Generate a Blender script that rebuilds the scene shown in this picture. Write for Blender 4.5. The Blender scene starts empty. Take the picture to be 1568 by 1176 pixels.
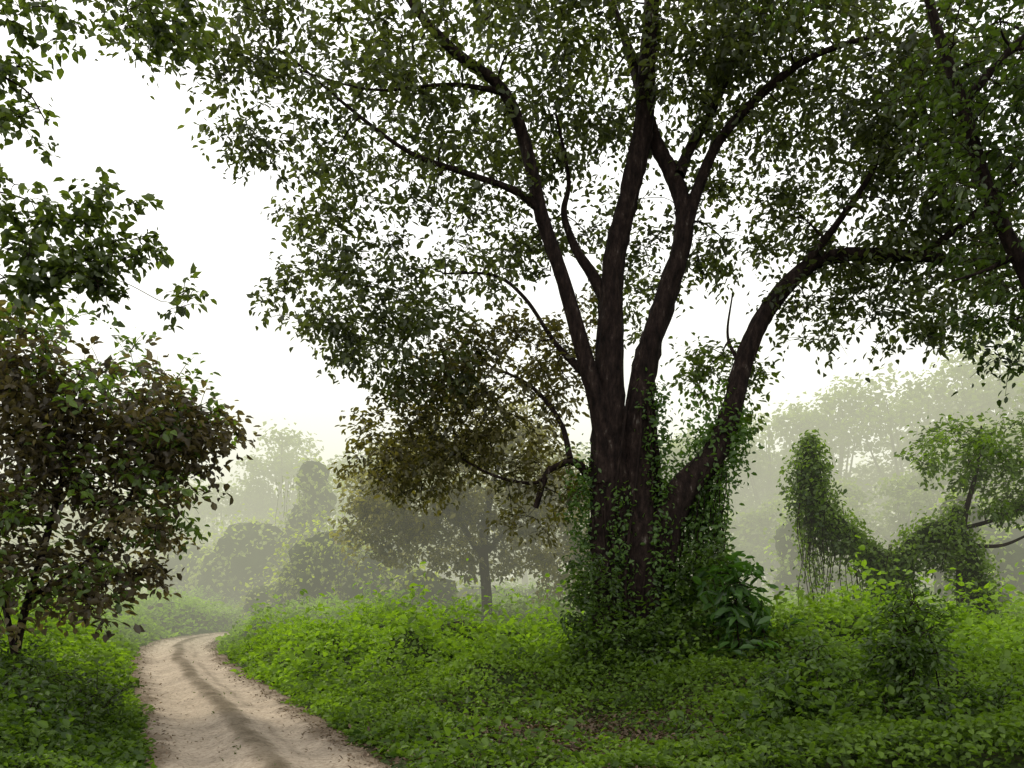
import bpy, math
import numpy as np
from mathutils import Vector
rng = np.random.default_rng(7)
R = math.radians
scene = bpy.context.scene
scene.view_settings.view_transform = 'Standard'
scene.view_settings.look = 'None'
scene.view_settings.exposure = 0

# ------------------------------------------------------------------ camera
cd = bpy.data.cameras.new("camera"); cam = bpy.data.objects.new("camera", cd)
scene.collection.objects.link(cam); scene.camera = cam
cam.location = (0, 0, 1.6); cam.rotation_euler = (R(90), 0, 0)
cd.lens = 30; cd.sensor_width = 36; cd.shift_y = 0.199; cd.clip_end = 3000

# ------------------------------------------------------------------ world
w = bpy.data.worlds.new("World"); scene.world = w; w.use_nodes = True
nt = w.node_tree; nt.nodes.clear()
sky = nt.nodes.new('ShaderNodeTexSky'); sky.sky_type = 'NISHITA'; sky.sun_disc = False
SUN_EL, SUN_AZ = R(46), R(-50)      # azimuth measured from +Y towards +X
sky.sun_elevation = SUN_EL; sky.sun_rotation = SUN_AZ
sky.air_density = 1; sky.dust_density = 5
mix = nt.nodes.new('ShaderNodeMix'); mix.data_type = 'RGBA'
mix.inputs['Factor'].default_value = 0.88
mix.inputs['B'].default_value = (18.5, 18.5, 18.0, 1)      # overcast cloud deck
bg = nt.nodes.new('ShaderNodeBackground'); bg.inputs['Strength'].default_value = 0.1
out = nt.nodes.new('ShaderNodeOutputWorld')
nt.links.new(sky.outputs[0], mix.inputs['A']); nt.links.new(mix.outputs['Result'], bg.inputs[0]); nt.links.new(bg.outputs[0], out.inputs[0])
sl = bpy.data.lights.new("sun", 'SUN'); sl.energy = 3.2; sl.angle = R(11); sl.color = (1, 0.93, 0.77)
so = bpy.data.objects.new("sun", sl); scene.collection.objects.link(so)
sd = Vector((math.sin(SUN_AZ)*math.cos(SUN_EL), math.cos(SUN_AZ)*math.cos(SUN_EL), math.sin(SUN_EL)))
so.rotation_euler = sd.to_track_quat('Z', 'Y').to_euler()

# ------------------------------------------------------------------ noise
_tab = rng.random((256, 256))
def vn(x, y, s, o=0):
    x = np.asarray(x, float)/s + 37.3 + o*13.7; y = np.asarray(y, float)/s + 91.7 + o*7.1
    xi = np.floor(x).astype(int); yi = np.floor(y).astype(int)
    fx = x-xi; fy = y-yi; fx = fx*fx*(3-2*fx); fy = fy*fy*(3-2*fy)
    g = lambda a, b: _tab[a % 256, b % 256]
    return (g(xi, yi)*(1-fx)+g(xi+1, yi)*fx)*(1-fy)+(g(xi, yi+1)*(1-fx)+g(xi+1, yi+1)*fx)*fy
def sst(a, b, x):
    t = np.clip((x-a)/(b-a), 0, 1); return t*t*(3-2*t)
def norm(v):
    return v/np.maximum(np.linalg.norm(v, axis=-1, keepdims=True), 1e-9)

# ------------------------------------------------------------------ materials
def new_mat(name):
    m = bpy.data.materials.new(name); m.use_nodes = True; n = m.node_tree; n.nodes.clear()
    o = n.nodes.new('ShaderNodeOutputMaterial'); return m, n, o
def leaf_material(name, trans=0.42, gl=0.05):
    m, n, o = new_mat(name)
    a = n.nodes.new('ShaderNodeAttribute'); a.attribute_name = 'col'
    p = n.nodes.new('ShaderNodeBsdfDiffuse')
    t = n.nodes.new('ShaderNodeBsdfTranslucent')
    gs = n.nodes.new('ShaderNodeBsdfGlossy'); gs.inputs['Roughness'].default_value = .5; gs.inputs['Color'].default_value = (.8, .8, .8, 1)
    g = n.nodes.new('ShaderNodeMix'); g.data_type = 'RGBA'; g.blend_type = 'MULTIPLY'; g.inputs['Factor'].default_value = 1
    g.inputs['B'].default_value = (1.6, 1.7, 0.6, 1)
    mx = n.nodes.new('ShaderNodeMixShader'); mx.inputs[0].default_value = trans
    m2 = n.nodes.new('ShaderNodeMixShader'); m2.inputs[0].default_value = gl
    n.links.new(a.outputs['Color'], p.inputs['Color']); n.links.new(a.outputs['Color'], g.inputs['A'])
    n.links.new(g.outputs['Result'], t.inputs['Color'])
    n.links.new(p.outputs[0], mx.inputs[1]); n.links.new(t.outputs[0], mx.inputs[2])
    n.links.new(mx.outputs[0], m2.inputs[1]); n.links.new(gs.outputs[0], m2.inputs[2]); n.links.new(m2.outputs[0], o.inputs[0])
    return m
M_LEAF = leaf_material("leaf", trans=.46, gl=.035)
M_HERB = leaf_material("herb_leaf", gl=.018)
M_LITTER = leaf_material("dry_leaf", trans=.1, gl=.01)
def noise_mat(name, cols, scale, rough=0.9, bump=0.4, bscale=20, stretch=(1, 1, 1), detail=6):
    m, n, o = new_mat(name)
    tc = n.nodes.new('ShaderNodeTexCoord'); mp = n.nodes.new('ShaderNodeMapping'); mp.inputs['Scale'].default_value = stretch
    n.links.new(tc.outputs['Object'], mp.inputs[0])
    no = n.nodes.new('ShaderNodeTexNoise'); no.inputs['Scale'].default_value = scale; no.inputs['Detail'].default_value = detail
    no.inputs['Roughness'].default_value = 0.7
    cr = n.nodes.new('ShaderNodeValToRGB'); e = cr.color_ramp.elements
    e[0].position = cols[0][0]; e[0].color = (*cols[0][1], 1); e[1].position = cols[-1][0]; e[1].color = (*cols[-1][1], 1)
    for q in cols[1:-1]:
        k = cr.color_ramp.elements.new(q[0]); k.color = (*q[1], 1)
    p = n.nodes.new('ShaderNodeBsdfPrincipled'); p.inputs['Roughness'].default_value = rough; p.inputs['Specular IOR Level'].default_value = 0.1
    b = n.nodes.new('ShaderNodeBump'); b.inputs['Strength'].default_value = bump; b.inputs['Distance'].default_value = 0.08
    n2 = n.nodes.new('ShaderNodeTexNoise'); n2.inputs['Scale'].default_value = bscale; n2.inputs['Detail'].default_value = 5
    n.links.new(mp.outputs[0], no.inputs['Vector']); n.links.new(mp.outputs[0], n2.inputs['Vector'])
    n.links.new(no.outputs[0], cr.inputs[0]); n.links.new(cr.outputs[0], p.inputs['Base Color'])
    n.links.new(n2.outputs[0], b.inputs['Height']); n.links.new(b.outputs[0], p.inputs['Normal']); n.links.new(p.outputs[0], o.inputs[0])
    return m
M_BARK = noise_mat("bark", [(0.3, (0.004, 0.003, 0.0026)), (0.5, (0.016, 0.010, 0.0085)), (0.63, (0.032, 0.021, 0.017)), (0.71, (0.13, 0.115, 0.10))], 8, bump=1.0, bscale=9, stretch=(1.5, 1.5, 0.5))
M_SOIL = noise_mat("soil_and_moss", [(0.3, (0.018, 0.03, 0.008)), (0.5, (0.03, 0.045, 0.012)), (0.7, (0.05, 0.038, 0.022))], 1.2, bump=0.8, bscale=14)
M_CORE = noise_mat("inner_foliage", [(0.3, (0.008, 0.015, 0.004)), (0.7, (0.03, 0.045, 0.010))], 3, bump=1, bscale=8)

# ------------------------------------------------------------------ mesh helpers
def obj_from(name, V, F, mat, parent=None, smooth=True, col=None):
    me = bpy.data.meshes.new(name)
    V = np.asarray(V, np.float32)
    F = np.asarray(F, np.int32); k = F.shape[1]
    me.vertices.add(len(V)); me.vertices.foreach_set('co', V.ravel())
    me.loops.add(F.size); me.loops.foreach_set('vertex_index', F.ravel())
    me.polygons.add(len(F)); me.polygons.foreach_set('loop_start', np.arange(0, F.size, k, dtype=np.int32))
    me.polygons.foreach_set('loop_total', np.full(len(F), k, np.int32))
    if smooth: me.polygons.foreach_set('use_smooth', np.ones(len(F), bool))
    me.update(calc_edges=True); me.validate()
    if col is not None:
        a = me.color_attributes.new('col', 'FLOAT_COLOR', 'POINT')
        c = np.ones((len(V), 4), np.float32); c[:, :3] = col; a.data.foreach_set('color', c.ravel())
    me.materials.append(mat)
    o = bpy.data.objects.new(name, me); scene.collection.objects.link(o)
    if parent: o.parent = parent
    return o
def empty(name):
    o = bpy.data.objects.new(name, None); scene.collection.objects.link(o); return o

class Leaves:
    def __init__(s, hi=True): s.V = []; s.F = []; s.C = []; s.n = 0; s.hi = hi
    def add(s, P, size, nrm=(0, 0, 1), spread=0.8, droop=0.5, dark=(0.018, 0.035, 0.008), light=(0.07, 0.12, 0.025), tone=None, width=0.5, out=None):
        P = np.asarray(P, float); N = len(P)
        if N == 0: return
        size = np.asarray(size)*(0.6+0.8*rng.random(N))
        n0 = norm(np.broadcast_to(np.asarray(nrm, float), (N, 3)) + spread*rng.normal(size=(N, 3))*0.7)
        d = rng.normal(size=(N, 3)); d[:, 2] = d[:, 2]*0.5-droop
        if out is not None: d += out
        d = norm(d); sd_ = norm(np.cross(d, n0)); n = norm(np.cross(sd_, d))
        L = size[:, None]; W = L*width
        if tone is None: tone = rng.random(N)
        tone = np.clip(np.asarray(tone)*0.65+rng.random(N)*0.35, 0, 1)[:, None]
        c = np.asarray(dark)*(1-tone)+np.asarray(light)*tone
        fold = (0.12+0.15*rng.random((N, 1)))
        if s.hi:
            v = np.stack([P, P+d*L*.32+sd_*W*.5+n*W*fold, P+d*L*.68+sd_*W*.42+n*W*fold*.8, P+d*L-n*L*.12,
                          P+d*L*.68-sd_*W*.42+n*W*fold*.8, P+d*L*.32-sd_*W*.5+n*W*fold], 1)
            base = s.n+np.arange(N)[:, None]*6
            f = np.concatenate([base+[0, 1, 2, 3], base+[0, 3, 4, 5]], 0); k = 6
        else:
            v = np.stack([P, P+d*L*.45+sd_*W*.55+n*W*fold, P+d*L-n*L*.1, P+d*L*.45-sd_*W*.55+n*W*fold], 1)
            base = s.n+np.arange(N)[:, None]*4
            f = np.concatenate([base+[0, 1, 2], base+[0, 2, 3]], 0); k = 4
        s.V.append(v.reshape(-1, 3)); s.F.append(f); s.C.append(np.repeat(c, k, 0)); s.n += N*k
    def build(s, name, parent=None, mat=None):
        return obj_from(name, np.concatenate(s.V), np.concatenate(s.F), mat or M_LEAF, parent, False, np.concatenate(s.C))

class Tubes:
    def __init__(s): s.V = []; s.F = []; s.n = 0
    def add(s, pts, rad, k=8, rough=0.0):
        pts = np.asarray(pts, float); rad = np.asarray(rad, float); m = len(pts)
        t = norm(np.gradient(pts, axis=0))
        ref = np.array([0, 1.0, 0.1]) if abs(t[0, 1]) < 0.8 else np.array([1.0, 0, 0.1])
        a = norm(np.cross(t, ref)); b = np.cross(t, a)
        th = np.arange(k)/k*2*np.pi
        r = rad[:, None]*np.ones(k)
        if rough:
            ph = rng.random(4)*6
            zz = np.arange(m)[:, None]
            r = r*(1+rough*(np.sin(3*th+ph[0]+zz*.10)+.6*np.sin(7*th+ph[1]-zz*.13)+.5*np.sin(2*th+ph[2]+zz*.5))*.5+rough*.35*rng.normal(size=(m, k)))
        v = pts[:, None]+r[..., None]*(a[:, None]*np.cos(th)[None, :, None]+b[:, None]*np.sin(th)[None, :, None])
        i = np.arange(m-1)[:, None]*k; j = np.arange(k)[None]; j2 = (j+1) % k
        f = np.stack([i+j, i+j2, i+k+j2, i+k+j], -1).reshape(-1, 4)+s.n
        s.V.append(v.reshape(-1, 3)); s.F.append(f); s.n += m*k
    def build(s, name, mat, parent=None):
        return obj_from(name, np.concatenate(s.V), np.concatenate(s.F), mat, parent, True)

def spline(ctrl, per=8):
    c = np.asarray(ctrl, float); c = np.vstack([2*c[0]-c[1], c, 2*c[-1]-c[-2]])
    o = []
    for i in range(1, len(c)-2):
        for t in np.arange(per)/per:
            p0, p1, p2, p3 = c[i-1], c[i], c[i+1], c[i+2]
            o.append(.5*((2*p1)+(-p0+p2)*t+(2*p0-5*p1+4*p2-p3)*t*t+(-p0+3*p1-3*p2+p3)*t**3))
    o.append(c[-2]); return np.array(o)

class Tree:
    """limbs + twigs grown towards crown clusters + leaves on the twig sprays"""
    def __init__(s, name, hi=True):
        s.e = empty(name); s.T = Tubes(); s.L = Leaves(hi); s.nodes = []; s.nr = []
    def limb(s, ctrl, per=8, k=10, rough=0.06):
        q = spline(ctrl, per); q[:, 3] = np.maximum(q[:, 3], 0.004)
        s.T.add(q[:, :3], q[:, 3], k, rough); s.nodes.extend(q[:, :3]); s.nr.extend(q[:, 3]); return q
    def crown(s, ells, spray=0.35, per=36, leaf=0.12, shell=0.3, twig=0.012, maxlen=9, dens=1.0, **kw):
        C = []; G = []
        for (x, y, z, rx, ry, rz, n) in ells:
            n = max(2, int(n*dens))
            u = norm(rng.normal(size=(n, 3)))*(rng.random((n, 1))**shell)
            C.append(np.array([x, y, z])+u*[rx, ry, rz]); G.append(u)
        C = np.concatenate(C); G = np.concatenate(G)
        nodes = np.array(s.nodes); nr = np.array(s.nr)
        d0 = np.array([np.min(((nodes-c)**2).sum(1)) for c in C]); order = np.argsort(d0)
        for i in order:
            c = C[i]; dv = ((nodes-c)**2).sum(1)
            j = np.argmin(dv); p = nodes[j]; dist = math.sqrt(dv[j])
            if dist > maxlen or dist < .02: continue
            m = max(4, int(dist/.15)+2); t = np.linspace(0, 1, m)[:, None]
            q = p+(c-p)*t+np.array([0, 0, 1])*(np.sin(t*np.pi)*dist*.12)+rng.normal(size=3)*np.sin(t*np.pi)*dist*.12
            r0 = min(nr[j]*.8, twig+.016*dist)
            rr = np.linspace(r0, min(r0, .004+twig*.25), m)
            s.T.add(q, rr, 5)
            nodes = np.vstack([nodes, q[1:]]); nr = np.concatenate([nr, rr[1:]])
            n = int(per*(.6+.8*rng.random()))
            kk = 4; dirs = norm(rng.normal(size=(kk, 3))*[1, 1, .5]+G[i]*.6+[0, 0, -.15])
            w_ = rng.integers(0, kk, n); tt = rng.random(n)[:, None]**.7
            P = c+dirs[w_]*tt*spray*1.5+rng.normal(size=(n, 3))*spray*.25
            for d in dirs[:3]:
                s.T.add(np.array([c, c+d*spray*.7+[0, 0, .03], c+d*spray*1.3]), [.006, .004, .002], 3)
            tone = rng.random()*.9+.1*rng.random(n)
            s.L.add(P, leaf, out=dirs[w_]*.6, tone=tone, **kw)
    def done(s):
        s.T.build('trunk_and_branches', M_BARK, s.e); s.L.build('foliage', s.e); return s.e

# ------------------------------------------------------------------ terrain + track
cl = spline([(2.4, -8), (1.4, -3), (0.2, 1), (-0.75, 4), (-2.2, 7.57), (-3.04, 9.49), (-4.33, 12.3), (-6.08, 16), (-8.0, 20.5), (-9.3, 24.2), (-9.75, 27.2), (-9.0, 30.5), (-6.5, 34), (-2, 38), (4, 42), (14, 48)], 14)
def dtrack(x, y):
    x = np.asarray(x, float).ravel(); y = np.asarray(y, float).ravel(); o = np.empty(len(x))
    for i in range(0, len(x), 20000):
        o[i:i+20000] = np.sqrt(np.min((x[i:i+20000, None]-cl[None, :, 0])**2+(y[i:i+20000, None]-cl[None, :, 1])**2, 1))
    return o
def bare(x, y):
    return np.exp(-((x-.75)**2/2.6+(y-8.7)**2/3.2))
def height(x, y, d=None):
    sh = np.shape(x); x = np.ravel(x); y = np.ravel(y)
    if d is None: d = dtrack(x, y)
    e = sst(0.95, 2.6, d)
    m = .85*vn(x, y, 1.35)**2.0+.5*vn(x, y, 4.0, 1)+.36*vn(x, y, .6, 2)**1.7-.25
    m = m*(.32+.68*sst(7, 12, y))
    m = m*(1-.85*bare(x, y)**.6)
    far = .8*vn(x, y, 14, 3)*sst(24, 50, y)
    z = e*(m+far)+(sst(.75, 1.15, d)-1)*.07+.05*sst(.8, 1.1, d)
    return z.reshape(sh)
xs = np.concatenate([-np.geomspace(900, 16, 26), np.arange(-15.8, 15.8, .2), np.geomspace(16, 900, 26)])
ys = np.concatenate([-np.geomspace(300, 6, 12), np.arange(-5, 4, 1.0), np.arange(4, 34, .2), np.geomspace(34.3, 1500, 60)])
X, Y = np.meshgrid(xs, ys); Z = height(X, Y)
nx = len(xs); ny = len(ys); i = np.arange(ny-1)[:, None]*nx+np.arange(nx-1)[None]
F = np.stack([i, i+1, i+nx+1, i+nx], -1).reshape(-1, 4)
obj_from("ground", np.stack([X, Y, Z], -1).reshape(-1, 3), F, M_SOIL)

# track ribbon
q = spline(cl[::3], 12); tan = norm(np.gradient(q, axis=0)); nrm2 = np.stack([tan[:, 1], -tan[:, 0]], 1)
ac = np.linspace(-1.12, 1.12, 61)
hx = q[:, None, 0]+nrm2[:, None, 0]*ac; hy = q[:, None, 1]+nrm2[:, None, 1]*ac
prof = -.055*np.exp(-((np.abs(ac)-.5)/.22)**2)+.05*np.exp(-(ac/.2)**2)-.05*sst(.95, 1.12, np.abs(ac))
hz = prof[None]+.02*vn(hx, hy, .5, 5)+.022*vn(hx, hy, .11, 6)+.015
m_, k_ = hx.shape; i = np.arange(m_-1)[:, None]*k_+np.arange(k_-1)[None]
F = np.stack([i, i+1, i+k_+1, i+k_], -1).reshape(-1, 4)
A = np.broadcast_to(ac, hx.shape)
wob = .14*(vn(hx, hy, 2.2, 8)-.5)+.09*(vn(hx, hy, .22, 9)-.5)
rut = np.exp(-((A+wob)/.14)**4)*(.62+.38*vn(hx, hy, .25, 15))
rut2 = np.exp(-((A-.34+wob)/.05)**2)*.4*sst(.35, .6, vn(hx, hy, 1.0, 16))
cen = np.clip(np.maximum(rut, rut2), 0, 1); edge = sst(.56, .95, np.abs(A)+wob*1.5+.2*(vn(hx, hy, .15, 17)-.5))
dirt = np.array([.42, .35, .27]); dk = np.array([.085, .065, .038]); gr = np.array([.10, .072, .045])
g1 = (.80+.32*vn(hx, hy, .22, 10))[..., None]
col = dirt*g1; col = col*(1-cen[..., None]*.9)+dk*cen[..., None]*.9; col = col*(1-edge[..., None]*.8)+gr*edge[..., None]*.8
mt, n, o = new_mat("dirt")
a = n.nodes.new('ShaderNodeAttribute'); a.attribute_name = 'col'; p = n.nodes.new('ShaderNodeBsdfPrincipled'); p.inputs['Roughness'].default_value = .95
p.inputs['Specular IOR Level'].default_value = .1
tc = n.nodes.new('ShaderNodeTexCoord'); ns = n.nodes.new('ShaderNodeTexNoise'); ns.inputs['Scale'].default_value = 20; ns.inputs['Detail'].default_value = 12; ns.inputs['Roughness'].default_value = .85
cr = n.nodes.new('ShaderNodeValToRGB'); cr.color_ramp.elements[0].position = .38; cr.color_ramp.elements[0].color = (.36, .31, .26, 1); cr.color_ramp.elements[1].position = .54
mm = n.nodes.new('ShaderNodeMix'); mm.data_type = 'RGBA'; mm.blend_type = 'MULTIPLY'; mm.inputs['Factor'].default_value = .9
b = n.nodes.new('ShaderNodeBump'); b.inputs['Strength'].default_value = .8; b.inputs['Distance'].default_value = .03
n.links.new(tc.outputs['Object'], ns.inputs['Vector']); n.links.new(ns.outputs[0], cr.inputs[0]); n.links.new(a.outputs['Color'], mm.inputs['A']); n.links.new(cr.outputs[0], mm.inputs['B'])
n.links.new(mm.outputs['Result'], p.inputs['Base Color']); n.links.new(ns.outputs[0], b.inputs['Height']); n.links.new(b.outputs[0], p.inputs['Normal']); n.links.new(p.outputs[0], o.inputs[0])
obj_from("dirt_track", np.stack([hx, hy, hz], -1).reshape(-1, 3), F, mt, col=col.reshape(-1, 3))

# ------------------------------------------------------------------ ground cover
GC = Leaves(True); GF = Leaves(False)
def cover(L, n, y0, y1, size, up, dark, light, pw=1.0, clump=0):
    y = y0+(y1-y0)*rng.random(n)**pw
    x = (rng.random(n)*2-1)*(.72*y+1.4)
    d = dtrack(x, y)
    wobble = .5*(vn(x, y, .5, 21)-.5)
    keep = (d+wobble > .98) & (rng.random(n) > np.clip(bare(x, y)*1.1*(.3+vn(x, y, .5, 41)), 0, .93)) & (vn(x, y, .9, 31)+.35*rng.random(n) > .2)
    if clump: keep &= vn(x, y, .6, 33) > clump
    x, y, d = x[keep], y[keep], d[keep]
    z = height(x, y, d)
    e = .25
    gx = (height(x+e, y, d)-z)/e; gy = (height(x, y+e, d)-z)/e
    nm = norm(np.stack([-gx, -gy, np.ones_like(gx)], 1))
    h = rng.random(len(x))**.7
    z = z+h*up*(.25+.75*sst(1.0, 2.0, d))*(.2+1.7*vn(x, y, .6, 22)**1.3)*(1-.7*bare(x, y))
    tone = .25*h+.8*(vn(x, y, 1.8, 23)-.25)+.75*(vn(x, y, .4, 24)-.3)+.4*sst(-.05, .45, height(x, y, d))+.2*sst(13, 18, y)  # mid-distance brightness and lighter raised leaves painted into the tone
    dim = np.exp(-((x-2)**2/6+(y-12)**2/6))*.7+sst(-3.2, -4.6, x)*sst(12, 9, y)*.75+.5*sst(12.5, 8, y)  # under-tree and foreground shade painted into leaf tone, plus darker herbs at left
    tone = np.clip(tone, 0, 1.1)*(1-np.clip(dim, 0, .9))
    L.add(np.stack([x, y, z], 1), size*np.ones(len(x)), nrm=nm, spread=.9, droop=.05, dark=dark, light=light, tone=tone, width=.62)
gd = (.016, .036, .007); gl = (.20, .32, .032)
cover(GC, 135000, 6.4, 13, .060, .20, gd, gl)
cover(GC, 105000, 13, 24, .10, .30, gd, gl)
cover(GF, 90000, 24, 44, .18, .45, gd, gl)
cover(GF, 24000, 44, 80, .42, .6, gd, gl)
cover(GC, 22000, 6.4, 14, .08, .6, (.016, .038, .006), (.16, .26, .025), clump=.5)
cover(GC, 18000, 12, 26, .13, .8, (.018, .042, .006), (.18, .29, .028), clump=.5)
gce = empty("ground_cover_plants"); GC.build("near_leaves", gce, M_HERB); GF.build("far_leaves", gce, M_HERB)
LL = Leaves(True)
n_ = 8000; x = rng.normal(.75, 1.3, n_); y = rng.normal(8.7, 1.4, n_); d = dtrack(x, y); ok = d > 1.0
x, y, d = x[ok], y[ok], d[ok]
LL.add(np.stack([x, y, height(x, y, d)+.02+.015*rng.random(len(x))], 1), .055, spread=.35, droop=0, dark=(.022, .015, .010), light=(.12, .085, .058), width=.5)
n2 = 5200; jj = rng.integers(40, len(q)-60, n2); off = np.where(rng.random(n2) < .7, 1, -1)*(1.0-np.abs(rng.normal(0, .17, n2)))
P = q[jj]+nrm2[jj]*off[:, None]+rng.normal(size=(n2, 2))*.04
LL.add(np.column_stack([P, .025+.02*rng.random(n2)]), .042, spread=.4, droop=0, dark=(.04, .026, .016), light=(.24, .18, .13), width=.5)
n3 = 900; jj = rng.integers(40, len(q)-60, n3); P = q[jj]+nrm2[jj]*(rng.random((n3, 1))*1.6-.8)
LL.add(np.column_stack([P, np.full(n3, .03)]), .03, spread=.4, droop=0, dark=(.06, .04, .025), light=(.2, .15, .1), width=.5)
LL.build("fallen_leaves", mat=M_LITTER)
# low weeds on the raised strip between the wheel ruts
gt = Leaves(True); n4 = 3800; jj = rng.integers(40, len(q)-60, n4); P = q[jj]+nrm2[jj]*rng.normal(0, .09, (n4, 1))
ok = vn(P[:, 0], P[:, 1], .6, 12) > .5; P = P[ok]
gt.add(np.column_stack([P, np.full(len(P), .045)]), .045, spread=1., droop=-.2, dark=(.03, .04, .012), light=(.10, .12, .035), width=.4); gt.build("track_weeds")

# ------------------------------------------------------------------ big tree
YB = 13.05
def L3(pts, y0=YB):       # (x, z, radius, y offset)
    return [(p[0], y0+(p[3] if len(p) > 3 else 0), p[1], p[2]) for p in pts]
t = Tree("broadleaf_tree")
t.limb(L3([(1.9, -.5, .80), (1.84, .0, .66), (1.74, .6, .50), (1.64, 1.6, .40), (1.54, 3.0, .34), (1.50, 4.0, .27), (1.5, 5.4, .20), (1.56, 6.6, .17), (1.78, 7.6, .155), (2.0, 8.6, .15), (2.07, 9.6, .13), (2.15, 10.8, .11), (2.1, 12.2, .06), (2.3, 13.4, .02)]), 10, 18, .13)
t.limb(L3([(2.15, -.5, .75, -.1), (2.1, .1, .6, -.08), (2.0, .9, .46, -.08), (1.93, 2.4, .38, -.06), (1.93, 3.7, .27, -.05), (2.02, 4.9, .19), (2.3, 5.9, .165), (2.58, 6.8, .15), (2.62, 7.4, .13), (2.45, 8.0, .12, .1), (2.2, 8.6, .11, .2), (2.0, 9.6, .09, .4), (1.6, 11, .04, .6)]), 10, 16, .13)
t.limb(L3([(2.62, 7.0, .12), (2.8, 7.6, .09, -.1), (3.1, 8.3, .075, -.2), (3.7, 8.95, .065, -.3), (4.4, 9.4, .05, -.5), (5.4, 9.7, .03, -.6)]))
t.limb(L3([(2.55, 7.9, .1), (2.75, 8.4, .08, .2), (3.2, 9.2, .06, .3), (3.6, 10.2, .03, .3)]))
t.limb(L3([(1.45, 3.2, .25, -.05), (1.36, 4.1, .16, -.1), (1.15, 4.9, .13, -.15), (.78, 6.2, .11, -.2), (.45, 7.2, .105, -.2), (.2, 8.3, .095, -.2), (-.15, 9.05, .085, -.3), (-.85, 9.55, .075, -.4), (-1.4, 10.1, .065, -.5), (-1.85, 10.8, .05, -.6), (-2.6, 11.8, .02, -.8)]), 8, 12, .08)
t.limb(L3([(.42, 7.3, .075, -.2), (0, 7.55, .055, -.3), (-.7, 7.75, .045, -.4), (-1.5, 8.0, .035, -.5), (-2.3, 8.5, .025, -.7), (-3.2, 9.2, .015, -.9)]))
t.limb(L3([(-.1, 9.0, .05, -.3), (-.9, 9.0, .03, -.5), (-2, 8.75, .018, -.8), (-3, 8.9, .01, -1.)]))
t.limb(L3([(1.5, 5.9, .13), (1.22, 6.5, .09, .2), (1.0, 6.9, .07, .3), (.82, 7.5, .05, .4), (.9, 8.1, .035, .5), (.7, 9.2, .02, .6)]))
t.limb(L3([(1.2, 4.8, .09), (.7, 5.4, .04, .3), (.2, 6.2, .03, .5), (-.3, 6.6, .025, .6), (-1.1, 6.7, .015, .8)]))
t.limb(L3([(2.15, 1.3, .26, -.15), (2.25, 2.2, .25, -.2), (2.5, 3.0, .235, -.25), (3.05, 3.62, .19, -.2), (3.33, 4.3, .155, -.1), (3.6, 5.2, .14), (3.95, 5.9, .135), (4.5, 6.5, .12), (5.1, 6.66, .10, -.1), (6.1, 6.55, .08, -.3), (7.1, 6.4, .05, -.5), (8.3, 6.7, .02, -.8)]), 8, 12, .11)
t.limb(L3([(4.4, 6.45, .07), (4.9, 7.1, .05, -.3), (5.4, 7.9, .04, -.4), (5.6, 8.7, .02, -.4)]))
t.limb(L3([(6.1, 6.55, .06, -.3), (6.9, 7.2, .045, -.6), (7.5, 8.1, .03, -.8)]))
t.limb(L3([(3.5, 5.0, .04), (3.35, 5.5, .022, .2), (3.45, 6.2, .012, .3)]))
t.limb(L3([(1.45, 2.9, .12, 0), (1.2, 3.3, .08, .1), (.95, 3.55, .06, .15), (.6, 3.45, .045, .3), (.35, 3.25, .03, .4), (-.3, 3.4, .022, .6), (-1, 3.8, .015, .8)]))
t.limb(L3([(.9, 3.6, .05, .15), (.75, 4.2, .04, .3), (.3, 4.8, .03, .5), (-.4, 5.2, .015, .7)]))
t.limb(L3([(.6, 3.5, .04, .3), (.48, 3.2, .045, .3), (.37, 2.85, .045, .3)]))
kw = dict(dark=(.019, .025, .012), light=(.095, .115, .038))
t.crown([(-2.7, 12.9, 8.7, 1.8, 1.8, 1.5, 98), (-4.3, 12.2, 9.9, 1.6, 1.2, .8, 40), (-2.7, 13.3, 6.35, 1.15, 1.1, 1.0, 54), (-1.6, 13.5, 5.5, 1.1, 1.2, .8, 50),
         (-.6, 13.6, 7.4, 1.3, 1.4, 1.2, 50), (-.3, 13, 9.4, 1.9, 2.2, 1.4, 118), (2.2, 13, 10.0, 2.0, 2.4, 1.3, 145), (4.6, 13, 9.2, 1.9, 2.2, 1.4, 140),
         (5.7, 13, 7.5, 1.6, 1.5, 1.1, 92), (5.4, 13, 5.9, 1.3, 1.1, .75, 40), (7.3, 12.6, 8.6, 1.7, 1.8, 1.9, 145), (7.3, 13, 6.3, 1.1, 1.2, .8, 40),
         (3.5, 13.8, 7.6, .9, 1, .9, 28), (1.6, 14.4, 7.0, 1.3, .6, 1.5, 30), (1.5, 14, 12, 5.5, 4, 1.4, 44), (3.3, 13.2, 9.9, 1.2, 1.2, 1, 40)],
        spray=.34, per=46, leaf=.113, **kw)
kw2 = dict(dark=(.030, .031, .012), light=(.135, .115, .038))  # olive-brown tint paints the warm flare glow into these leaves
t.crown([(-.3, 13.8, 4.9, 1.3, 1, 1.0, 72), (-1.4, 14.3, 4.1, 1.2, 1, .9, 66), (-1.9, 14.0, 3.7, .9, .8, .5, 20), (.5, 14, 3.2, .7, .7, .8, 26), (.9, 14.5, 5.6, .8, .5, 1.0, 20)],
        spray=.3, per=44, leaf=.105, **kw2)
t.crown([(3.4, 13.7, 4.9, .6, .6, .8, 24)], spray=.28, per=40, leaf=.11, dark=(.03, .045, .01), light=(.12, .17, .03))
big = t.done()
VL = Leaves(True); VT = Tubes()
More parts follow.
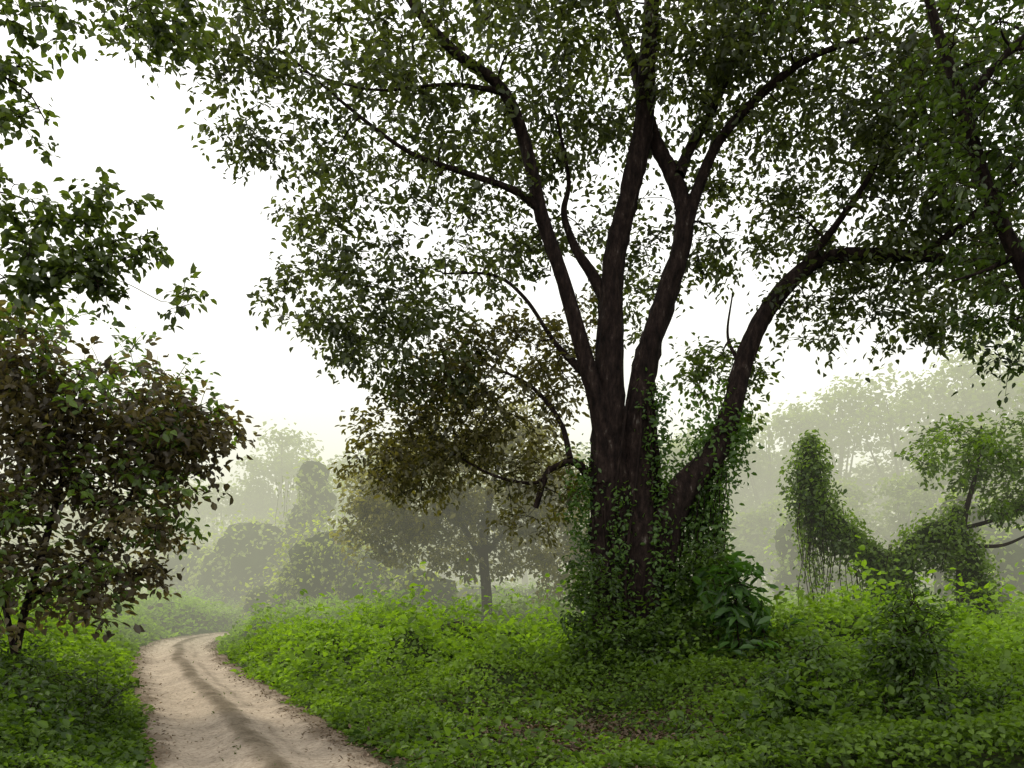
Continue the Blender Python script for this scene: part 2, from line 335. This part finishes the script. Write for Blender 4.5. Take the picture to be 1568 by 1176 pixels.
def around(L, path, r, n, leaf, dark, light, off=.1, hang=0., **k):
    q = spline(path, 12)[:, :3]; idx = rng.integers(0, len(q)-1, n)
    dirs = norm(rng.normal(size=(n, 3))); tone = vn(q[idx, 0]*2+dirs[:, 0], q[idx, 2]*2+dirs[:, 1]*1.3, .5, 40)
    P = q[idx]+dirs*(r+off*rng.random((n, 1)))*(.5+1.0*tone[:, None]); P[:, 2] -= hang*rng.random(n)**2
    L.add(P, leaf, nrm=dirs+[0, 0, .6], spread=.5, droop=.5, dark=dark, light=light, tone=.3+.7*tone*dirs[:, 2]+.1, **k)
vd, vl_ = (.018, .045, .008), (.12, .22, .028)
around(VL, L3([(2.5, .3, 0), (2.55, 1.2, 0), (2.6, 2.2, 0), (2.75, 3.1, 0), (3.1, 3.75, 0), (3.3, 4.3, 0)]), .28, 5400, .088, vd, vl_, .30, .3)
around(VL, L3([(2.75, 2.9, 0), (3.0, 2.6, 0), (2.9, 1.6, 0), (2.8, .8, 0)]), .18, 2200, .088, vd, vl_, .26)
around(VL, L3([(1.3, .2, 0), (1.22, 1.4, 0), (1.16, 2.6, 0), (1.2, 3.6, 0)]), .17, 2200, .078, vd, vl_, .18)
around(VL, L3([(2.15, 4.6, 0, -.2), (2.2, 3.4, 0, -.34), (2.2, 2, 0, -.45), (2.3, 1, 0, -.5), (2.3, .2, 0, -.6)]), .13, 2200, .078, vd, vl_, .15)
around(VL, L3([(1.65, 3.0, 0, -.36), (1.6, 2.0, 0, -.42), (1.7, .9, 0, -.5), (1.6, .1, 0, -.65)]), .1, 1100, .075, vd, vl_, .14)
for k in range(26):     # hanging creeper stems
    x0_ = 2.3+rng.random()*1.0; z0_ = 2.9+(x0_-2.3)*.8; ln = .7+1.6*rng.random(); zz = np.linspace(0, ln, 9)
    yy = YB-.35+.3*rng.random(); VT.add(np.stack([x0_+.05*np.sin(zz*4+k), yy+.04*np.cos(zz*3+k), z0_-zz], 1), np.full(9, .009), 3)
    n5 = int(ln*22); kk_ = rng.random(n5); VL.add(np.stack([x0_+.06*rng.normal(size=n5), yy+.06*rng.normal(size=n5), z0_-kk_*ln], 1), .075, droop=1.2, dark=vd, light=vl_)
for k in range(7):      # woody lianas hugging the bark
    a0 = -2.6+k*.35; zz = np.linspace(0, 4.4, 26); rr_ = np.interp(zz, [0, .6, 1.6, 3, 4.4], [.9, .66, .57, .52, .44])
    ph = a0+.25*np.sin(zz*1.1+k); VT.add(np.stack([1.8+np.cos(ph)*rr_, YB-.02+np.sin(ph)*rr_*.8, zz], 1), np.full(26, .022), 6, .1)
VT.build("creeper_stems", M_BARK, big)
VL.build("climbing_vines", big)

# ------------------------------------------------------------------ right-edge tree
t = Tree("leaning_tree")
t.limb([(6.9, 9, -.3, .3), (6.7, 9, 1.5, .2), (6.2, 9, 3.3, .14), (5.45, 9, 4.85, .085), (5.05, 9, 5.7, .07), (4.75, 9, 6.7, .06), (4.4, 9, 7.8, .045), (4.1, 9, 9.3, .02)], 8, 10)
t.limb([(5.3, 9, 5.1, .04), (5.0, 9, 4.95, .02), (4.6, 8.9, 4.8, .01)])
t.limb([(4.75, 9, 6.7, .05), (5.3, 8.9, 7.3, .04), (6, 8.8, 7.8, .02)])
t.crown([(5.3, 9, 7.1, 1.0, 1, 1.1, 80), (5.4, 8.9, 5.3, .6, .7, .9, 44), (5.3, 9.3, 4.3, .35, .4, .5, 12), (3.6, 8.8, 8.2, 1.2, .8, .6, 26), (4.8, 8.7, 6.2, .4, .3, .7, 12)], spray=.27, per=34, leaf=.088, dark=(.013, .023, .007), light=(.07, .11, .02))
t.done()
# ------------------------------------------------------------------ tree hanging in from the left
t = Tree("overhanging_tree")
t.limb([(-8.3, 8.6, -.3, .35), (-8.2, 8.7, 3, .26), (-7.6, 8.8, 5.6, .18), (-7, 9, 7.4, .12), (-6.2, 9, 8.6, .06), (-5, 9, 9.0, .02)], 8, 12)
t.limb([(-7.7, 8.8, 5.2, .09), (-6.6, 9, 5.75, .035), (-5.6, 9, 5.8, .012), (-4.9, 9, 5.6, .007), (-4.2, 9, 5.15, .005)])
t.limb([(-7.8, 8.8, 4.6, .07), (-6.4, 9, 4.9, .025), (-5.8, 8.95, 4.72, .012), (-5.2, 9, 4.9, .007), (-4.7, 9.05, 4.78, .005), (-4.2, 9, 4.85, .004), (-3.7, 9, 4.62, .004)])
t.limb([(-7, 9, 7.3, .06), (-6, 9, 7.2, .03), (-5.2, 9, 6.9, .011), (-4.9, 9, 6.5, .007)])
t.crown([(-4.75, 9, 5.7, .7, .4, .25, 14), (-4.4, 9, 5.15, .7, .4, .3, 20), (-5.5, 9, 5.4, .5, .4, .7, 14), (-5.4, 9, 6.9, .35, .5, .9, 18), (-4.3, 9, 7.75, 1.2, .5, .4, 36), (-3.42, 9, 4.62, .16, .15, .07, 3), (-5.4, 9, 4.5, .5, .3, .3, 12), (-4.4, 9, 4.8, .5, .2, .14, 9), (-5.1, 9, 4.85, .4, .2, .12, 7)], spray=.17, per=26, leaf=.10, twig=.003, dark=(.020, .030, .010), light=(.095, .13, .028), width=.62)
t.done()
# ------------------------------------------------------------------ bushy tree at left
t = Tree("bushy_tree")
t.limb([(-6.5, 11, -.3, .07), (-6.35, 11, 1, .05), (-6.1, 11, 1.9, .045), (-5.8, 11, 3, .035), (-5.6, 11, 4, .02)])
t.limb([(-6.3, 11, -.2, .045), (-6.5, 11, 1.2, .035), (-6.9, 11, 2.6, .03), (-7, 11, 3.6, .02)])
t.limb([(-6.2, 11, 1.5, .035), (-5.6, 10.9, 1.8, .03), (-5.1, 10.9, 2.3, .025), (-4.7, 10.9, 3.2, .02)])
t.limb([(-6.9, 11, 2.6, .03), (-7.6, 11, 3.6, .025), (-8, 11, 4.6, .02)])
t.crown([(-6.4, 11, 4.15, .9, 1, .85, 58), (-5.5, 11, 3.75, .8, .8, .7, 36), (-4.7, 11, 3.7, .85, .8, .6, 40), (-6.2, 11, 2.8, 1.1, 1, .9, 52), (-4.95, 11, 2.7, .7, .7, .7, 28), (-5.3, 11, 1.8, .75, .5, .45, 20), (-6.5, 10.6, 1.7, .8, .6, .5, 18), (-7.6, 11, 4.3, .9, .9, 1, 50), (-4.1, 10.8, 3.2, .45, .4, .6, 14), (-5.1, 10.8, 1.3, .3, .3, .2, 4)],
        spray=.30, per=38, leaf=.112, shell=.5, dark=(.030, .022, .018), light=(.15, .12, .065), width=.56)
t.crown([(-6.2, 11, 4.6, 1.5, .9, .5, 36), (-4.7, 10.9, 3.9, .9, .8, .45, 20), (-5.6, 10.3, 2.3, 1.3, .4, 1.0, 28), (-4.3, 10.8, 3.0, .5, .5, .8, 12)], spray=.28, per=24, leaf=.112, dark=(.03, .050, .010), light=(.14, .22, .035), width=.56)
t.done()
# ------------------------------------------------------------------ small trees behind
t = Tree("small_tree")
t.limb([(-.75, 24, -.3, .2), (-.7, 24, 1.2, .15), (-.8, 24, 2.8, .13), (-.6, 24, 4.2, .09), (-.2, 24, 5.6, .04)])
t.limb([(-.8, 24, 2.4, .1), (-1.6, 24, 3.6, .07), (-2.6, 24, 4.5, .04), (-3.6, 24, 4.7, .02)])
t.limb([(-.7, 24, 2.6, .08), (.2, 24, 3.6, .06), (1.2, 24, 4.2, .03)])
t.crown([(-2.6, 24, 4.4, 1.7, 1.6, 1.3, 105), (-3.5, 24, 3.2, 1.0, 1, .9, 36), (0, 24.2, 4.6, 1.9, 1.6, 1.5, 105), (-1.3, 24.5, 2.9, 2.2, 1.2, .9, 70), (1.5, 24, 3.0, 1.2, 1.2, 1.8, 80), (-1, 24, 6.2, 1.8, 1.4, 1.0, 50)],
        spray=.42, per=42, leaf=.165, dark=(.045, .048, .014), light=(.28, .25, .07))
t.done()
t = Tree("small_tree")
t.limb([(10.6, 20, -.3, .12), (10.5, 20, 1.8, .09), (10.6, 20, 3.2, .07), (10.9, 20, 4.4, .04), (11, 20, 5.4, .02)])
t.limb([(10.6, 20, 3.0, .05), (11.3, 20, 3.2, .05), (12.2, 20, 3.6, .04), (13.2, 20, 4.4, .02)])
t.limb([(10.6, 20, 2.6, .05), (11.5, 20, 2.6, .04), (12.4, 20, 3.0, .02)])
t.crown([(10.6, 20, 4.8, 1.2, 1, .6, 44), (12.2, 20, 4.4, 1.2, 1, 1.1, 66), (11.3, 20, 3.6, .9, .8, .3, 14)], spray=.32, per=36, leaf=.13, dark=(.03, .055, .01), light=(.16, .25, .035))
t.done()

# ------------------------------------------------------------------ vine-covered masses
def core_dirs():
    u = np.linspace(0, np.pi, 15); v = np.linspace(0, 2*np.pi, 25)[:-1]; U, Vv = np.meshgrid(u, v, indexing='ij')
    return np.stack([np.sin(U)*np.cos(Vv), np.sin(U)*np.sin(Vv), np.cos(U)], -1).reshape(-1, 3)
def mass(L, core, ell, dens, leaf, dark, light, hang=.3):
    for (x, y, z, rx, ry, rz) in ell:
        c = np.array([x, y, z]); r = np.array([rx, ry, rz]); ph = rng.random(3)*10
        def f(d):
            eq = np.clip(1-d[:, 2]**2, 0, 1)
            return 1+(.17*np.sin(d[:, 0]*5+ph[0])*np.cos(d[:, 2]*4+ph[1])+.13*np.sin(d[:, 1]*8+d[:, 2]*9+ph[2])+.10*np.sin(d[:, 0]*17+d[:, 2]*15+ph[1]))*(.3+.7*eq)
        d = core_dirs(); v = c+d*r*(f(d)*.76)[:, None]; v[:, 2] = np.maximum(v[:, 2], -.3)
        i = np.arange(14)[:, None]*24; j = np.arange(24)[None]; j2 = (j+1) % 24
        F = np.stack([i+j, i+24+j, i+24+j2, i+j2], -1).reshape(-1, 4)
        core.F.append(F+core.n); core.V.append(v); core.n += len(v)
        n = int(dens*(rx*rz+ry*rz+rx*ry)*4/3*3.14/(leaf*leaf))
        d = norm(rng.normal(size=(n, 3))); lay = rng.random(n)
        P = c+d*r*(f(d)*(.76+.40*lay**1.8))[:, None]
        P += rng.normal(size=(n, 3))*leaf*.7
        P[:, 2] -= hang*rng.random(n)**3*2
        ok = P[:, 2] > -.1; P = P[ok]; d = d[ok]; lay = lay[ok]
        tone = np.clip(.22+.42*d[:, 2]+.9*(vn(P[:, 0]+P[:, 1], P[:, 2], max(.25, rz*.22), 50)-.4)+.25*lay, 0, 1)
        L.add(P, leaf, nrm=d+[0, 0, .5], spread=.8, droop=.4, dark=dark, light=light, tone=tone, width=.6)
def curtain(L, T, x0, y0, z0, n, ln, sx, leaf, dark, light):
    for _ in range(n):
        x = x0+rng.normal()*sx; y = y0+rng.normal()*sx*.7; l = ln*(.4+.8*rng.random())
        zz = np.linspace(0, l, 8); p = np.stack([x+.06*np.sin(zz*3+x*9), y+0*zz, z0-zz], 1)
        T.add(p, np.full(8, .010), 3)
        m = int(l/leaf*1.8); k = rng.random(m)
        P = np.stack([x+rng.normal(size=m)*.05, y+rng.normal(size=m)*.05, z0-k*l], 1); L.add(P, leaf*.8, droop=1.2, dark=dark, light=light)
gd2, gl2 = (.022, .050, .008), (.20, .31, .032)
def vine_obj(name, ell, leaf, dens=1.2, dark=gd2, light=gl2, curt=(), hi=False, paths=(), hang=.3):
    e = empty(name); L = Leaves(hi); c = Tubes(); T = Tubes()
    for (path, n, lf) in paths:
        q = spline(path, 8); c.add(q[:, :3], q[:, 3]*.65, 10, .12)
        idx = rng.integers(0, len(q), n); dirs = norm(rng.normal(size=(n, 3)))
        lump = vn(q[idx, 0]*1.3+dirs[:, 0]*.3, q[idx, 2]+dirs[:, 1]*.3, .3, 61)[:, None]
        P = q[idx, :3]+dirs*q[idx, 3:4]*(.6+.6*rng.random((n, 1))+.5*lump)+rng.normal(size=(n, 3))*.07; P[:, 2] -= .5*rng.random(n)**3
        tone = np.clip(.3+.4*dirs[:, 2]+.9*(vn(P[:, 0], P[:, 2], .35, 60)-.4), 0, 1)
        L.add(P, lf, nrm=dirs+[0, 0, .5], spread=.6, droop=.6, dark=dark, light=light, tone=tone, width=.6)
    if ell: mass(L, c, ell, dens, leaf, dark, light, hang)
    for k in curt: curtain(L, T, *k, leaf, dark, light)
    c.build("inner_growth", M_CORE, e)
    if T.n: T.build("hanging_stems", M_BARK, e)
    L.build("vine_leaves", e)
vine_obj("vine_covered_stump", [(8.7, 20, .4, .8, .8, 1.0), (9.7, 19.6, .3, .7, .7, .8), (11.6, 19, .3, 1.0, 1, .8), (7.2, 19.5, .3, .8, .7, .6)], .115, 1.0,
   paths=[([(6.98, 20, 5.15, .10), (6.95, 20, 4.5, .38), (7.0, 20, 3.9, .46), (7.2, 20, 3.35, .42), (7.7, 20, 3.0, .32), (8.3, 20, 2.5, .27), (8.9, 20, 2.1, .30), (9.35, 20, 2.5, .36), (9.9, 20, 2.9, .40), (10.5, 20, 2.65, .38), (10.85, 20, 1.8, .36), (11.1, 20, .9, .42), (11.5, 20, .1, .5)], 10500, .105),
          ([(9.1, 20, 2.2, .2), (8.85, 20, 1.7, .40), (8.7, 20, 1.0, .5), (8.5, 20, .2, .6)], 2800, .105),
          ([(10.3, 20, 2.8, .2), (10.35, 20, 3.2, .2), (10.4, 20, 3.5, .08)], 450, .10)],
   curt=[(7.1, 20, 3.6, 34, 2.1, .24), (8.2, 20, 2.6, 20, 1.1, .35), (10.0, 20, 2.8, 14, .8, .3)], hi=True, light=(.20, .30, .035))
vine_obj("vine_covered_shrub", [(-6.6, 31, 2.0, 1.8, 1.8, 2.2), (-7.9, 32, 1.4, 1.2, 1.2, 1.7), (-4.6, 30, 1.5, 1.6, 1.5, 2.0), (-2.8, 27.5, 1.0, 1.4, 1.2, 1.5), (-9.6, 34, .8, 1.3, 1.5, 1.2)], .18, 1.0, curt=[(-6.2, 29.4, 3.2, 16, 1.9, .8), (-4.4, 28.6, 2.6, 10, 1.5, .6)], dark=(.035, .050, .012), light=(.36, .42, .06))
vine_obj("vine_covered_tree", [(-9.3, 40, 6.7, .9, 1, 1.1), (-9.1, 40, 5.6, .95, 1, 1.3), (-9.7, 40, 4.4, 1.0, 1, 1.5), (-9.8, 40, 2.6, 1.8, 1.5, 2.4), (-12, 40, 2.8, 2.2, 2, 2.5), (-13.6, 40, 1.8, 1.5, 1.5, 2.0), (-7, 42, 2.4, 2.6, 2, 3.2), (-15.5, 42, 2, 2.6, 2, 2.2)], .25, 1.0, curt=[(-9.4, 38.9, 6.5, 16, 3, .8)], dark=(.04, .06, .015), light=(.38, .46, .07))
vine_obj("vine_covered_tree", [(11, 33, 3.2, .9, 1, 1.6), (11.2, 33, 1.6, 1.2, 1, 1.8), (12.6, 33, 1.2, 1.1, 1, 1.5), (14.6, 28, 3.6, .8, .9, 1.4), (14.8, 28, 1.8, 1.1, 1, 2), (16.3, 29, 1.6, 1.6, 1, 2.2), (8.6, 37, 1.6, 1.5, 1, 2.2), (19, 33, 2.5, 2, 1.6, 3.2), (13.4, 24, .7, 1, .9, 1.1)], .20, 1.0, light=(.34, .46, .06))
E = []
for (x, y, s) in [(1.8, 26, 1.1), (3.2, 29, 1.3), (.5, 30, 1.3), (-3, 26, .8), (-1.2, 25.5, .8), (5, 32, 1.4), (-1, 34, 1.8), (2.5, 36, 2), (6.5, 27, .6), (20, 27, 1.3), (15, 25, .8), (-13, 26, .5), (-14.5, 29, .8), (-11.5, 33, .6), (-16, 22, .7), (17, 19, 1.0), (14, 17.5, .8), (6.3, 22, .5), (12.6, 22, .8), (-4.6, 24, .5), (-5.6, 27, .6), (1.0, 20, .45), (-2.2, 21.5, .5), (4.4, 23, .5), (-3.4, 19, .4), (-.4, 17, .4), (5.6, 16.5, .45), (9.5, 15.5, .6), (-1.8, 14.5, .3), (7.8, 14, .5), (-8.6, 13.5, .35), (.2, 14.6, .35)]:
    for k in range(3):
        E.append((x+rng.normal()*s*.7, y+rng.normal()*.6, s*.3, s*(.6+.4*rng.random()), s*.7, s*(.6+.5*rng.random())))
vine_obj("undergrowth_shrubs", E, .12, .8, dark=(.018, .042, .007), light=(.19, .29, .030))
def shrub(name, ells, leaf, dark, light, seed_pts, per=34, spray=.2, width=.5):
    t = Tree(name)
    for p in seed_pts:
        t.limb([(p[0], p[1], -.3, .02), (p[0]+.05, p[1], .3, .015), (p[0]-.03, p[1], p[2], .008)], 6, 6)
    t.crown(ells, spray=spray, per=per, leaf=leaf, shell=.5, twig=.006, dark=dark, light=light, width=width); t.done()
shrub("shrub", [(3.85, 8.3, .95, .32, .4, .62, 80), (3.8, 8.2, .15, .6, .5, .5, 80), (2.9, 8.4, .5, .5, .45, .55, 80), (3.2, 8.2, .05, .9, .5, .45, 75), (4.8, 8.4, .2, .6, .5, .5, 60), (2.1, 8.6, .0, .5, .4, .3, 36)], .062, (.016, .036, .006), (.10, .175, .02), [(3.85, 8.3, 1.4), (2.9, 8.4, .7), (4.2, 8.4, .8), (3.3, 8.2, .4), (4.8, 8.4, .4)], per=44, spray=.15)
shrub("shrub", [(5.2, 11, .3, .8, .6, .55, 60), (6.4, 12, .3, .9, .6, .55, 60), (4.4, 12.6, .3, .7, .6, .5, 45)], .075, (.018, .048, .007), (.14, .25, .022), [(5.2, 11, .6), (6.4, 12, .6), (4.4, 12.6, .5)], per=44, spray=.18)
shrub("shrub", [(1.2, 12.0, .5, .65, .5, .75, 85), (2.4, 12.0, .6, .75, .5, .8, 105), (1.15, 12.3, 1.4, .28, .3, .7, 28), (3.6, 12.3, .4, .8, .6, .65, 80), (.2, 12.6, .2, .7, .5, .4, 38), (2.9, 12.3, 1.6, .38, .3, .7, 38)], .08, (.016, .033, .006), (.10, .175, .02), [(1.3, 12, .9), (2.4, 12, .9), (3.6, 12.3, .6), (.2, 12.6, .4), (2.9, 12.3, 1.6)], per=40)
shrub("broadleaf_plant", [(3.05, 11.4, 1.5, .42, .35, .5, 26), (3.2, 11.4, .8, .5, .4, .5, 26)], .20, (.014, .040, .008), (.075, .17, .022), [(3.0, 11.4, 1.8), (3.2, 11.4, 1.3), (2.8, 11.5, 1.0)], per=11, spray=.18, width=.36)
shrub("shrub", [(-5.1, 9, .3, 1.0, .8, .45, 90), (-6.3, 9.4, .5, 1.0, .8, .55, 80), (-4.6, 8.2, .1, .5, .5, .3, 40)], .062, (.014, .028, .007), (.075, .12, .02), [(-5.1, 9, .7), (-6.3, 9.4, .8), (-4.6, 8.2, .3)], per=46, spray=.18)

# ------------------------------------------------------------------ distant trees
L = Leaves(False); T = Tubes()
def far_tree(x, y, h, r, leaf, nl=9, base=.35, per=190):
    T.add([(x, y, -.3), (x+rng.normal()*.3, y, h*.4), (x+rng.normal()*.5, y, h*.85)], [.022*h, .016*h, .004*h], 6)
    for k in range(nl):
        a = rng.random()*6.28; f = rng.random()**.6; zz = base+(.92-base)*rng.random()
        rr = r*(.26+.3*rng.random()); wid = (1-(abs(zz-.62)/.62)**2)*.85
        c = np.array([x+math.cos(a)*f*r*wid, y+math.sin(a)*f*r*wid, h*zz])
        d = norm(rng.normal(size=(per, 3))); d[:, 2] = np.where(d[:, 2] < -.3, -d[:, 2], d[:, 2])
        P = c+d*np.array([rr, rr, rr*.75])*(.5+.6*rng.random((per, 1)))+rng.normal(size=(per, 3))*leaf*.7
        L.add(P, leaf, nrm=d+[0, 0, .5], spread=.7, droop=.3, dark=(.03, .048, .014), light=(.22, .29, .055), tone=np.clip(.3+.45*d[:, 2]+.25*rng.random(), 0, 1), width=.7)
        T.add([(x, y, h*.35), (x*.5+c[0]*.5, (y+c[1])/2, h*.5), tuple(c)], [.008*h, .006*h, .002*h], 5)
spec = [(-16.3, 60, 12.6, 3.4), (-20.5, 60, 8.8, 3.6), (-11.5, 62, 11, 4.4), (-8.0, 56, 11, 3.8), (-25, 62, 8.5, 4), (-31, 62, 9, 5), (-38, 64, 9, 5),
        (-4, 50, 9, 3.6), (1, 52, 10, 4), (5, 48, 8.5, 3.4), (9.2, 50, 9.5, 3.4), (12.4, 54, 11, 3.6), (16.2, 53, 13, 4.0), (20.3, 54, 14.2, 4.2), (24.5, 52, 14.8, 4.4), (28.6, 50, 16.4, 5), (33, 50, 17.6, 5.5), (39, 52, 18, 6),
        (15.4, 42, 6.8, 2.6), (18.4, 40, 7.6, 2.8), (21.8, 40, 9.6, 3.2), (25.5, 38, 11.5, 3.6), (30, 38, 12, 4), (12.6, 44, 6.0, 2.2), (6.8, 42, 6.5, 2.4)]
for (x, y, h, r) in spec: far_tree(x, y, h, r, .32 if y > 48 else .26, nl=26 if h > 9 else 16, per=220, base=.28)
for k in range(38):
    x = -70+k*4+rng.normal(); y = 82+rng.normal()*5; far_tree(x, y, 9+3*rng.random()+(max(0, x)*.12), 4.5, .75, nl=8, base=.15, per=110)
for k in range(46):
    x = -50+k*2.3+rng.normal()*.8; y = 57+rng.normal()*4+(-12 if x > 8 else 0); far_tree(x, y, 3.2+2.0*rng.random(), 2.4, .38, nl=7, base=.1, per=120)
fe = empty("distant_trees"); T.build("trunks", M_BARK, fe); L.build("crowns", fe)

# ------------------------------------------------------------------ mist: absorbing medium with added emission, a glow standing in for scattered light
m, n, o = new_mat("mist")
dn = .0225; E0 = (.80, .80, .60)
va = n.nodes.new('ShaderNodeVolumeAbsorption'); va.inputs['Color'].default_value = (0, 0, 0, 1); va.inputs['Density'].default_value = dn
em = n.nodes.new('ShaderNodeEmission'); em.inputs['Color'].default_value = (*E0, 1); em.inputs['Strength'].default_value = dn
ad = n.nodes.new('ShaderNodeAddShader')
n.links.new(va.outputs[0], ad.inputs[0]); n.links.new(em.outputs[0], ad.inputs[1]); n.links.new(ad.outputs[0], o.inputs['Volume'])
x0, x1, y0, y1, z0, z1 = -110, 110, 19.0, 130, -1.5, 14
V = [(x0, y0, z0), (x1, y0, z0), (x1, y1, z0), (x0, y1, z0), (x0, y0, z1), (x1, y0, z1), (x1, y1, z1), (x0, y1, z1)]
F = [(0, 3, 2, 1), (4, 5, 6, 7), (0, 1, 5, 4), (1, 2, 6, 5), (2, 3, 7, 6), (3, 0, 4, 7)]
obj_from("mist", V, F, m, smooth=False)
print("FACES", sum(len(o.data.polygons) for o in bpy.data.objects if o.type == 'MESH'))
